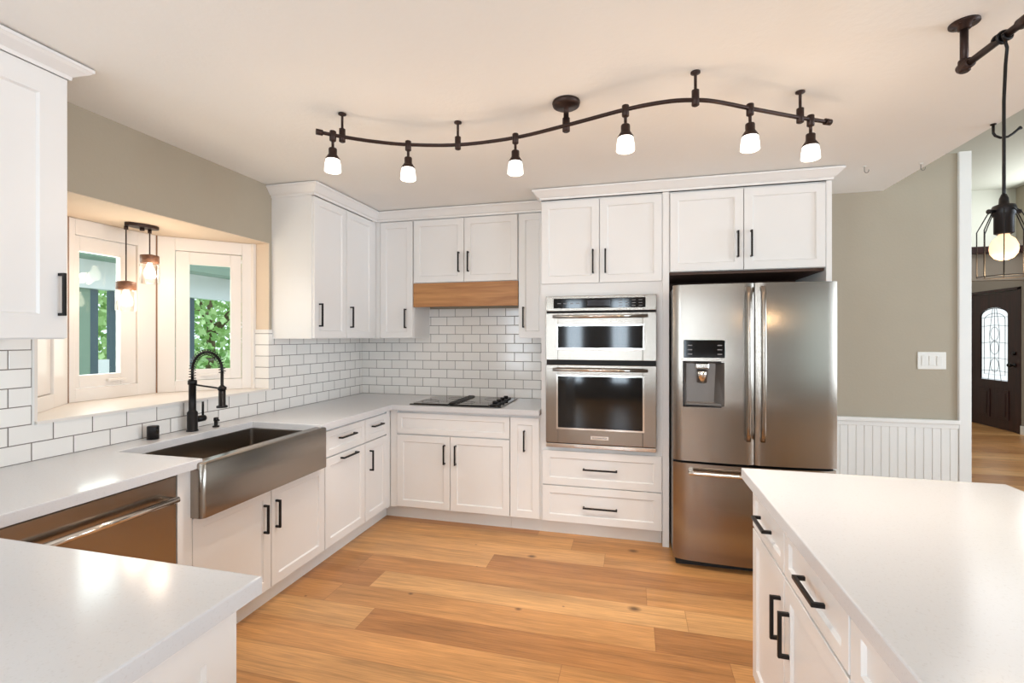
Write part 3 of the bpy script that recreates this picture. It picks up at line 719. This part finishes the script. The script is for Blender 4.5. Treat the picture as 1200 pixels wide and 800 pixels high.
def ovendoor(z0, z1, wz0, wz1, hz):
    mb = MB(); W0, W1 = -.294, .292
    mb.box(-H, -.042, z0, W0, -.0065, z1, b=.003); mb.box(W1, -.042, z0, H, -.0065, z1, b=.003)
    mb.box(W0-.001, -.042, z0, W1+.001, -.0065, wz0, b=.003); mb.box(W0-.001, -.042, wz1, W1+.001, -.0065, z1, b=.003)
    d = mb.build('door', M_steel, ov)
    f = MB(); t = .012
    f.box(W0-t, -.046, wz0-t, W1+t, -.042, wz0); f.box(W0-t, -.046, wz1, W1+t, -.042, wz1+t); f.box(W0-t, -.046, wz0, W0, -.042, wz1); f.box(W1, -.046, wz0, W1+t, -.042, wz1)
    f.build('window_bezel', M_chrome, d)
    B(W0, -.036, wz0, W1, -.030, wz1).build('window', M_blackg, d)
    h = MB(); h.tube([(-.325, -.088, hz), (.325, -.088, hz)], .0115, 14)
    for x in (-.315, .315): h.box(x-.011, -.088, hz-.010, x+.011, -.042, hz+.010, b=.002)
    h.build('handle', M_chrome, d); return d
ovendoor(1.282, 1.618, 1.370, 1.524, 1.592)
ld_ = ovendoor(.688, 1.247, .800, 1.166, 1.216)
B(-.062, -.044, .722, .062, -.0418, .748, b=.001).build('badge', M_chrome, ld_)
textmesh('KitchenAid', .022, ld_, (0, -.0445, .735), (pi/2, 0, 0), M_fside)
B(-H, -.034, .655, H, -.0065, .683, b=.004).build('vent_trim', M_chrome, ov)

# ------------------------------------------------------------------ refrigerator
fr = thing('refrigerator', 'stainless steel french-door refrigerator with ice and water dispenser', 'refrigerator', (.705, 3.15, 0))
HF = .455
B(-HF+.008, .075, .03, HF-.008, .86, 1.765, b=.004).build('cabinet_body', M_fside, fr)
B(-HF+.02, .06, .0, HF-.02, .5, .0295).build('base_grille', M_dark, fr)
B(-HF+.004, .052, .05, HF-.004, .074, 1.77).build('door_gasket', M_dark, fr)
def fy(x): return -.030*(1-(x/HF)**2)+0.004
def fdoor(x0, x1, z0, z1, name, hole=None, rl=.018, rr=.018):
    """door slab following the convex front, rounded vertical edges, optional rectangular hole with a recess"""
    xs = sorted(set([x0+(x1-x0)*i/16 for i in range(17)]+([hole[0], hole[1]] if hole else [])))
    front_ = []
    for x in xs:
        y = fy(x)
        if x-x0 < rl: y += rl*(1-math.sqrt(max(0, 1-(1-(x-x0)/rl)**2)))
        if x1-x < rr: y += rr*(1-math.sqrt(max(0, 1-(1-(x1-x)/rr)**2)))
        front_.append((x, y))
    extra = []
    for k in range(1, 5):
        for x, e in ((x0+rl*(1-cos(k*pi/10)), 0),): pass
    zs = [z0, z1] if not hole else [z0, hole[2], hole[3], z1]
    mb = MB(); nx = len(front_); vs = [(x, y, z) for z in zs for x, y in front_]; fs = []
    for k in range(len(zs)-1):
        for i in range(nx-1):
            if hole and k == 1 and xs[i] >= hole[0]-1e-6 and xs[i+1] <= hole[1]+1e-6: continue
            fs.append((k*nx+i, k*nx+i+1, (k+1)*nx+i+1, (k+1)*nx+i))
    mb.add(vs, fs, True)
    # back, sides, top, bottom
    bk = .050
    mb.add([(x0, front_[0][1], z0), (x0, bk, z0), (x0, bk, z1), (x0, front_[0][1], z1)], [(0, 1, 2, 3)])
    mb.add([(x1, front_[-1][1], z0), (x1, bk, z0), (x1, bk, z1), (x1, front_[-1][1], z1)], [(3, 2, 1, 0)])
    mb.add([(x0, bk, z0), (x1, bk, z0), (x1, bk, z1), (x0, bk, z1)], [(0, 1, 2, 3)])
    for z in (z0, z1): mb.add([(x, y, z) for x, y in front_]+[(x1, bk, z), (x0, bk, z)], [tuple(range(nx+2))])
    return mb.build(name, M_steel, fr)
XM = .008
hx0, hx1, hz0, hz1 = -.392, -.160, 1.020, 1.290
dl = fdoor(-HF, XM-.003, .675, 1.772, 'left_door', (hx0, hx1, hz0, hz1), rr=.012)
dr = fdoor(XM+.003, HF, .675, 1.772, 'right_door', rl=.012, rr=.004)
dz = fdoor(-HF, HF, .055, .660, 'freezer_drawer')
# dispenser
rc = MB(); yf = fy(hx0)-.002; yb2 = .045
q = [(hx0, hz0), (hx1, hz0), (hx1, hz1), (hx0, hz1)]; q2 = [(hx0+.02, hz0+.02), (hx1-.05, hz0+.02), (hx1-.04, hz1-.01), (hx0+.02, hz1-.01)]
vs = [(x, fy(x)+.001, z) for x, z in q]+[(x, yb2, z) for x, z in q2]
rc.add(vs, [(0, 1, 5, 4), (1, 2, 6, 5), (2, 3, 7, 6), (3, 0, 4, 7), (4, 5, 6, 7)]); rc.build('dispenser_recess', noisy(mat('grey_dispenser_plastic', rgb(128, 122, 118), .3, .6), rgb(128, 122, 118), .03, 20), dl)
fm = MB(); t = .007; yq = fy(-.27)-.006
fm.box(hx0-t, yq, hz0-t, hx1+t, yq+.018, hz0); fm.box(hx0-t, yq, hz1, hx1+t, yq+.018, hz1+t); fm.box(hx0-t, yq, hz0, hx0, yq+.018, hz1); fm.box(hx1, yq, hz0, hx1+t, yq+.018, hz1)
fm.build('dispenser_frame', M_black, dl)
pd = MB(); pd.lathe([(.030, 0), (.034, .07), (.030, .075)], (-.285, .012, 1.165), (0, -.12, 1), 18); pd.box(-.325, -.01, 1.25, -.245, .03, 1.285, b=.006)
pd.build('dispenser_paddle', M_chrome, dl)
B(hx0+.015, -.01, hz0+.004, hx1-.015, .035, hz0+.014, b=.002).build('drip_tray', M_fside, dl)
pp = B(hx0-.003, yq-.002, 1.318, hx1+.003, yq+.012, 1.428, b=.002).build('dispenser_panel', M_blackg, dl)
for x in (-.372, -.200):
    for i in range(3): B(x, yq-.0026, 1.338+i*.027, x+.026, yq-.002, 1.344+i*.027).build('icon_print', M_grey, pp)
for x, dd_ in ((XM-.040, dl), (XM+.040, dr)):
    h = MB(); y0 = fy(x)
    zz = [.82+.93*i/20 for i in range(21)]
    pts = [(x, y0-.022-.030*math.sin(pi*max(0, min(1, (z-.82)/.93)))**.35, z) for z in zz]
    vs = []; fs = []
    for p in pts:
        for a in range(10):
            t = 2*pi*a/10; vs.append((p[0]+.013*cos(t), p[1]+.009*sin(t), p[2]))
    for i in range(20):
        for a in range(10): a2 = (a+1) % 10; fs.append((i*10+a, i*10+a2, (i+1)*10+a2, (i+1)*10+a))
    fs += [tuple(range(10)), tuple(range(200, 210))]
    h.add(vs, fs, True)
    for z in (.835, 1.735): h.box(x-.012, y0-.025, z-.014, x+.012, y0+.003, z+.014, b=.002)
    h.build('handle', M_steel, dd_)
h = MB(); pts = [(-.37+.74*i/16, fy(-.37+.74*i/16)-.052, .612) for i in range(17)]; h.tube(pts, .012, 12)
for x in (-.355, .355): h.box(x-.014, fy(x)-.055, .598, x+.014, fy(x)+.003, .626, b=.003)
h.build('handle', M_chrome, dz)

# ------------------------------------------------------------------ faucet & sink-side bits
fa = thing('kitchen_faucet', 'tall matte black spring pull-down faucet behind the apron sink', 'faucet', (-2.415, 2.165, .9145))
mb = MB(); mb.lathe([(.030, 0), (.030, .006), (.0265, .008), (.0265, .105), (.022, .112), (.0185, .116), (.0185, .262), (.023, .264), (.023, .285), (.016, .29)], (0, 0, 0), seg=24)
mb.build('body', M_black, fa)
mb = MB(); mb.lathe([(.018, 0), (.018, .055), (.016, .058)], (.0, .022, .062), (.0, 1, 0)); mb.cyl((0, .068, .065), (0, .068, .158), .006); mb.build('lever', M_black, fa)
SPAN = .205; R_ = SPAN/2; zb_ = .30
path = [(0, 0, .285), (0, 0, .33), (0, 0, .345)]+[(R_-R_*cos(pi*i/24), 0, .345+R_*1.0*sin(pi*i/24)) for i in range(1, 25)]
path += [(SPAN, 0, .33)]
MB().tube(path, .0075, 10).build('hose', M_black, fa)
# spring coil around the hose
pv = [Vector(p) for p in path]; seg = [0]
for i in range(1, len(pv)): seg.append(seg[-1]+(pv[i]-pv[i-1]).length)
coil = []; turns = 26; M_ = turns*12
for k in range(M_+1):
    s = seg[-1]*k/M_; i = 1
    while i < len(seg)-1 and seg[i] < s: i += 1
    u = (s-seg[i-1])/(seg[i]-seg[i-1]); p = pv[i-1].lerp(pv[i], u); t = (pv[i]-pv[i-1]).normalized()
    nrm = Vector((0, 1, 0)); bn = t.cross(nrm); a = 2*pi*turns*k/M_
    coil.append(p+(nrm*cos(a)+bn*sin(a))*.0165)
MB().tube(coil, .0019, 5).build('spring', M_black, fa)
mb = MB(); mb.lathe([(.028, 0), (.028, .010), (.018, .014), (.018, .115), (.012, .12), (.008, .125), (.008, .20)], (SPAN, 0, .14), seg=20); mb.build('spray_head', M_black, fa)
mb = MB(); mb.cyl((.015, 0, .262), (SPAN-.015, 0, .246), .005); mb.lathe([(.022, 0), (.022, .016)], (SPAN, 0, .238), seg=20); mb.build('holder_arm', M_black, fa)

sd = thing('soap_dispenser', 'small black soap pump right of the faucet', 'soap dispenser', (-2.392, 2.30, .9145))
MB().lathe([(.019, 0), (.019, .006), (.010, .009), (.010, .034), (.013, .036), (.013, .052), (.009, .056)], (0, 0, 0)).build('pump', M_black, sd)
MB().tube([(0, 0, .046), (.02, -.01, .049), (.045, -.022, .044)], .0045, 8).build('spout', M_black, sd)
ag = thing('air_gap', 'black cylindrical air gap cap on the worktop left of the faucet', 'air gap', (-2.425, 1.945, .9145))
MB().lathe([(.027, 0), (.027, .064), (.025, .068), (0, .069)], (0, 0, 0), seg=24).build('cap', M_black, ag)
MB().box(-.0276+.05, -.006, .03, .0285, .006, .05).build('vent_slot', M_chrome, ag)

# switch plate
sp = thing('switch_plate', 'white triple light switch plate on the grey wall above the wainscot', 'light switch', (2.083, 4.0495, 1.277))
B(-.086, -.006, -.062, .086, 0, .062, b=.003).build('plate', M_plastic, sp)
for i in (-1, 0, 1): B(i*.046-.017, -.010, -.034, i*.046+.017, -.0065, .034, b=.002).build('rocker', M_plastic, sp)

# ceiling hooks
for (x, y, lab) in ((1.412, 3.434, 'small white ceiling hook near the refrigerator cabinet corner'), (1.729, 3.469, 'small white ceiling hook near the grey wall')):
    hk = thing('ceiling_hook', lab, 'hook', (x, y, ZC-.0005))
    MB().lathe([(.010, 0), (.010, -.004), (.003, -.006)], (0, 0, 0)).build('flange', M_trim, hk)
    MB().tube([(0, 0, -.004), (0, 0, -.03)]+[(.012-.012*cos(a*pi/8), 0, -.03-.014*sin(a*pi/8)) for a in range(1, 10)], .002, 6).build('hook', M_fside, hk)

# ------------------------------------------------------------------ track light
def spline(ctrl, n):
    out = []; P = [Vector(c) for c in ctrl]; P = [P[0]*2-P[1]]+P+[P[-1]*2-P[-2]]
    for i in range(1, len(P)-2):
        for k in range(n):
            t = k/n; a, b, c, d = P[i-1:i+3]
            out.append(.5*((2*b)+(-a+c)*t+(2*a-5*b+4*c-d)*t*t+(-a+3*b-3*c+d)*t**3))
    out.append(P[-2]); return out
TZ = 2.405
tr = thing('track_light', 'bronze wavy rail track light with six frosted spot heads', 'track light', (-.293, 2.165, ZC))
def tp(x, y, z): return (x+.293, y-2.165, z-ZC)
rail = spline([(-1.419, 1.939), (-1.344, 2.010), (-1.229, 2.095), (-1.08, 2.172), (-.836, 2.235), (-.551, 2.222), (-.293, 2.150), (-.031, 2.062), (.132, 2.034), (.245, 2.048), (.335, 2.085), (.484, 2.182), (.706, 2.322), (.842, 2.400)], 6)
MB().tube([tp(p.x, p.y, TZ) for p in rail], .0085, 10).build('rail', M_bronze, tr)
for a, b in ((rail[0], rail[2]), (rail[-1], rail[-3])):
    d = (Vector((a.x, a.y, 0))-Vector((b.x, b.y, 0))).normalized(); p = Vector(tp(a.x, a.y, TZ))
    MB().cyl(p-d*.012, p+d*.018, .0135).build('end_cap', M_bronze, tr)
MB().lathe([(.062, 0), (.064, -.006), (.060, -.020), (.050, -.026), (.012, -.028), (.012, -.075), (.017, -.076), (.017, -.135), (.012, -.138)], tp(-.293, 2.165, ZC-.0005), seg=28).build('canopy', M_bronze, tr)
for x, y in ((-1.352, 2.015), (-.845, 2.236), (.248, 2.050), (.712, 2.326)):
    MB().lathe([(.019, 0), (.019, -.006), (.006, -.012), (.006, -.072), (.015, -.075), (.015, -.135), (.010, -.138)], tp(x, y, ZC-.0005), seg=16).build('ceiling_mount', M_bronze, tr)
for i, (x, y) in enumerate([(-1.378, 1.978), (-1.084, 2.172), (-.545, 2.220), (-.028, 2.062), (.479, 2.179), (.762, 2.355)]):
    h = MB().lathe([(.013, .018), (.015, .016), (.015, -.028), (.011, -.031), (.0065, -.033), (.0065, -.062), (.017, -.064), (.019, -.068), (.019, -.092), (.027, -.105), (.033, -.114), (.033, -.118)], tp(x, y, TZ), seg=20).build('spot_head', M_bronze, tr)
    MB().lathe([(.029, -.1175), (.032, -.120), (.036, -.146), (.038, -.173), (.034, -.176), (.0, -.176)], tp(x, y, TZ), seg=24).build('glass_shade', M_frost, h)
    sl = bpy.data.lights.new('track_bulb', 'SPOT'); sl.energy = 34; sl.color = (1, .93, .86); sl.spot_size = radians(100); sl.spot_blend = .7; sl.shadow_soft_size = .035
    so_ = bpy.data.objects.new('track_bulb', sl); COL.objects.link(so_); so_.location = (x, y, TZ-.19)
    point('track_glow', (x, y, TZ-.22), 1.7, (1, .74, .52), .04)

# ------------------------------------------------------------------ pipe fixture & cage pendant
pf = thing('pipe_fixture', 'dark iron pipe ceiling fixture with round flange at the upper right', 'ceiling fixture', (1.10, 1.955, ZC))
mb = MB(); mb.lathe([(.042, 0), (.042, -.006), (.020, -.009), (.018, -.022), (.011, -.024)], (0, 0, -.0005), seg=28)
for a in range(4): mb.lathe([(.004, -.006), (.004, -.009), (0, -.0095)], (.030*cos(a*pi/2+.6), .030*sin(a*pi/2+.6), 0), seg=8)
mb.build('flange', M_bronze, pf)
PZ = -.150
MB().cyl((0, 0, -.01), (0, 0, PZ), .0115).build('drop_pipe', M_bronze, pf)
dirp = Vector((.055, -1, 0)).normalized()
mb = MB(); mb.lathe([(.016, .022), (.017, .018), (.017, -.016), (.012, -.02)], (0, 0, PZ)); mb.lathe([(.016, -.018), (.017, -.014), (.017, .028), (.012, .030)], (0, 0, PZ), dirp); mb.build('elbow', M_bronze, pf)
MB().cyl(Vector((0, 0, PZ)), Vector((0, 0, PZ))+dirp*.9, .0115).build('cross_pipe', M_bronze, pf)
mb = MB(); mb.lathe([(.017, 0), (.017, .05)], Vector((0, 0, PZ))+dirp*.225, dirp); mb.build('coupling', M_bronze, pf)
e = Vector((0, 0, PZ))+dirp*.9
mb = MB(); mb.cyl(e, (e.x, e.y, -.01), .0115); mb.lathe([(.042, 0), (.042, -.006), (.020, -.009), (.018, -.022)], (e.x, e.y, -.0005), seg=28); mb.build('drop_pipe', M_bronze, pf)
# pendant
pxy = Vector((1.10, 1.955, 0))+dirp*.165
pn_ = thing('cage_pendant', 'black wire cage pendant with glowing globe bulb hanging at the right edge', 'pendant lamp', (pxy.x, pxy.y, 0))
zp = ZC+PZ
lp = [(0, 0, 0)]
wrap = []
for k in range(41):
    a = 2*pi*2.0*k/40; o = dirp*(-.022+.04*k/40)
    side = Vector((dirp.y, -dirp.x, 0))
    wrap.append(o+side*(.0155*cos(a))+Vector((0, 0, zp+.0155*sin(a))))
cord = wrap+[Vector((.008, .0, zp-.035)), Vector((.004, 0, zp-.09)), Vector((0, 0, zp-.2)), Vector((0, 0, 1.9)), Vector((0, 0, 1.865))]
MB().tube(cord, .0045, 8).build('cord', M_black, pn_)
k = .68
MB().lathe([(r*k, z) for r, z in [(.009, 1.885), (.016, 1.872), (.018, 1.855), (.038, 1.850), (.042, 1.842), (.042, 1.822), (.034, 1.815), (.034, 1.765), (.028, 1.762)]], (0, 0, 0), seg=24).build('socket', M_black, pn_)
MB().lathe([(.012, 1.765), (.014, 1.757), (.026, 1.745), (.0325, 1.728), (.0335, 1.716), (.031, 1.702), (.022, 1.689), (.010, 1.683), (0, 1.682)], (0, 0, 0), seg=24).build('bulb', M_bulb, pn_)
MB().tube([(-.006, 0, 1.755), (-.012, .004, 1.715), (-.004, -.004, 1.70), (.004, .004, 1.73), (.010, -.003, 1.70), (.008, 0, 1.755)], .0017, 6).build('filament', M_fil, pn_)
cg = MB(); cr_ = .060
for i in range(8):
    a = 2*pi*(i+.3)/8; c_, s_ = cos(a), sin(a)
    cg.tube([(.026*c_, .026*s_, 1.838), (.036*c_, .036*s_, 1.828), (cr_*c_, cr_*s_, 1.775), (cr_*c_, cr_*s_, 1.632)], .0016, 6)
cg.tube([(cr_*cos(2*pi*j/32), cr_*sin(2*pi*j/32), 1.632) for j in range(32)], .0016, 6, closed=True)
for a in (.2, .2+pi): cg.lathe([(.005, 0), (.005, .014), (.007, .015), (.007, .021)], (.026*cos(a), .026*sin(a), 1.832), (cos(a), sin(a), 0))
cg.build('cage', M_black, pn_)
point('pendant_bulb', (pxy.x, pxy.y, 1.60), 5, (1, .72, .42), .04)
# swag hook holding slack beside the cord
hk = thing('swag_hook', 'black swag hook on the ceiling behind the pendant cord', 'hook', (1.765, 2.92, ZC-.0005))
MB().lathe([(.012, 0), (.012, -.005), (.004, -.008)], (0, 0, 0)).build('flange', M_black, hk)
MB().tube([(0, 0, -.004), (0, 0, -.045), (.008, 0, -.06), (.03, 0, -.072), (.06, 0, -.070), (.082, 0, -.055), (.10, 0, -.038), (.112, 0, -.03)], [.006]*7+[.010], 8).build('hook', M_black, hk)

# ------------------------------------------------------------------ twin jar pendant in the bay
wp = thing('jar_pendant', 'two-lamp jar pendant on an oval plate in the bay window', 'pendant lamp', (-2.80, 2.18, WZ1-.005))
mb = MB(); pts = []
for i in range(28):
    a = 2*pi*i/28; x, y = .045*cos(a), .085*sin(a); pts.append((x*cos(-.3)-y*sin(-.3), x*sin(-.3)+y*cos(-.3)))
mb.prism(pts, -.018, -.0005); mb.lathe([(.012, -.018), (.012, -.035), (0, -.037)], (0, 0, 0)); mb.build('canopy', M_bronze, wp)
for (dx, dy, zc_) in ((-.045, -.058, -.37), (-.012, .055, -.20)):
    mb = MB(); mb.cyl((dx, dy, -.01), (dx, dy, zc_+.03), .0035, 8); mb.lathe([(.010, 0), (.010, -.02)], (dx, dy, -.018)); mb.build('rod', M_bronze, wp)
    cp = MB().lathe([(.012, zc_+.035), (.046, zc_+.028), (.048, zc_+.024), (.048, zc_-.016), (.044, zc_-.018)], (dx, dy, 0), seg=24).build('cap', M_capwood, wp)
    MB().lathe([(.044, zc_-.018), (.050, zc_-.03), (.050, zc_-.135), (.046, zc_-.14)], (dx, dy, 0), seg=24, caps=False).build('glass_jar', M_jar, cp)
    MB().lathe([(.012, zc_-.018), (.014, zc_-.035), (.028, zc_-.065), (.030, zc_-.085), (.018, zc_-.108), (0, zc_-.112)], (dx, dy, 0), seg=18).build('bulb', M_winbulb, cp)
    point('jar_bulb', (-2.80+dx+.08, 2.18+dy, WZ1+zc_-.10), 2.2, (1, .80, .62), .04)

# ------------------------------------------------------------------ outdoors
M_grass = noisy(mat('lawn', rgb(150, 175, 120), .9), rgb(150, 175, 120), .25, 3)
struct('ground_outside', B(-60, -20, -.45, -3.6, 60, -.4), M_grass)
M_leaf = mat('leaves', rgb(140, 185, 95), .6)
oi = N(M_leaf, 'ShaderNodeNewGeometry'); cr = N(M_leaf, 'ShaderNodeValToRGB'); cr.color_ramp.elements[0].color = rgb(125, 170, 92); cr.color_ramp.elements[1].color = rgb(212, 235, 175)  # leaf greens lightened, sunlight put into the colour
Lk(M_leaf, oi.outputs['Random Per Island'], cr.inputs[0]); Lk(M_leaf, cr.outputs[0], bsdf(M_leaf).inputs['Base Color'])
M_bark = noisy(mat('bark', rgb(110, 90, 72), .9), rgb(110, 90, 72), .2, 8)
def tree(loc, r, h, label, seed):
    rnd = random.Random(seed); t = thing('leafy_tree', label, 'tree', loc)
    mb = MB(); mb.tube([(0, 0, 0), (.05, 0, h*.35), (-.05, .05, h*.7)], [.14, .10, .05], 8)
    for i in range(6):
        a = rnd.random()*6.28; mb.tube([(0, 0, h*.4+i*.1), (r*.5*cos(a), r*.5*sin(a), h*.55+i*.15)], [.05, .02], 6)
    mb.build('trunk', M_bark, t)
    mb = MB(); vs = []; fs = []
    for i in range(4200):
        while True:
            p = Vector((rnd.uniform(-1, 1), rnd.uniform(-1, 1), rnd.uniform(-1, 1)))
            if .25 < p.length < 1: break
        p = Vector((p.x*r, p.y*r, h*.60+p.z*h*.46)); a = Vector((rnd.uniform(-1, 1), rnd.uniform(-1, 1), rnd.uniform(-1, 1))).normalized(); b = a.orthogonal().normalized(); s = rnd.uniform(.06, .13)
        k = len(vs); vs += [p-a*s, p+b*s*.5, p+a*s, p-b*s*.5]; fs.append((k, k+1, k+2, k+3))
    mb.add(vs, fs); mb.build('foliage', M_leaf, t)
tree((-9.5, 5.2, -.4), 2.0, 4.2, 'leafy green tree seen through the left bay pane', 1)
tree((-10.5, 9.9, -.4), 2.2, 4.4, 'leafy green tree seen through the right bay pane beside the faucet', 2)
tree((-6.6, 7.6, -.4), .9, 1.7, 'low green shrub seen at the foot of the right bay pane', 3)
# porch outside
M_siding = noisy(mat('grey_green_porch_paint', rgb(128, 152, 138), .7), rgb(128, 152, 138), .08, 5)
M_slate = noisy(mat('slate_blue_post_paint', rgb(72, 92, 104), .6), rgb(72, 92, 104), .08, 6)
M_porchw = noisy(mat('pale_porch_paint', rgb(225, 232, 238), .6), rgb(225, 232, 238), .03, 6)
po = thing('covered_porch', 'covered porch outside the bay window with slate posts and pale soffit', 'porch', (-4.5, 3.0, -.4))
B(-.06, -.35, 2.26, .06, 2.6, 2.5).build('beam', M_porchw, po)
B(-.9, -.4, 2.5, .3, 2.7, 2.62).build('roof_soffit', M_siding, po)
B(-.02, .048, 0, .02, .108, 2.255).build('post', M_slate, po)
B(-.02, .205, 0, .02, .270, 2.255).build('post', M_slate, po)
B(-.02, -.28, 0, .02, .046, 2.255).build('siding_panel', M_siding, po)
B(-.02, .985, 0, .02, 1.04, 2.255).build('post', M_slate, po)
B(-.9, -.4, 0, .4, 2.7, .12).build('deck', M_porchw, po)
B(-.015, .11, 1.47, .015, .203, 1.65).build('rail', M_porchw, po)
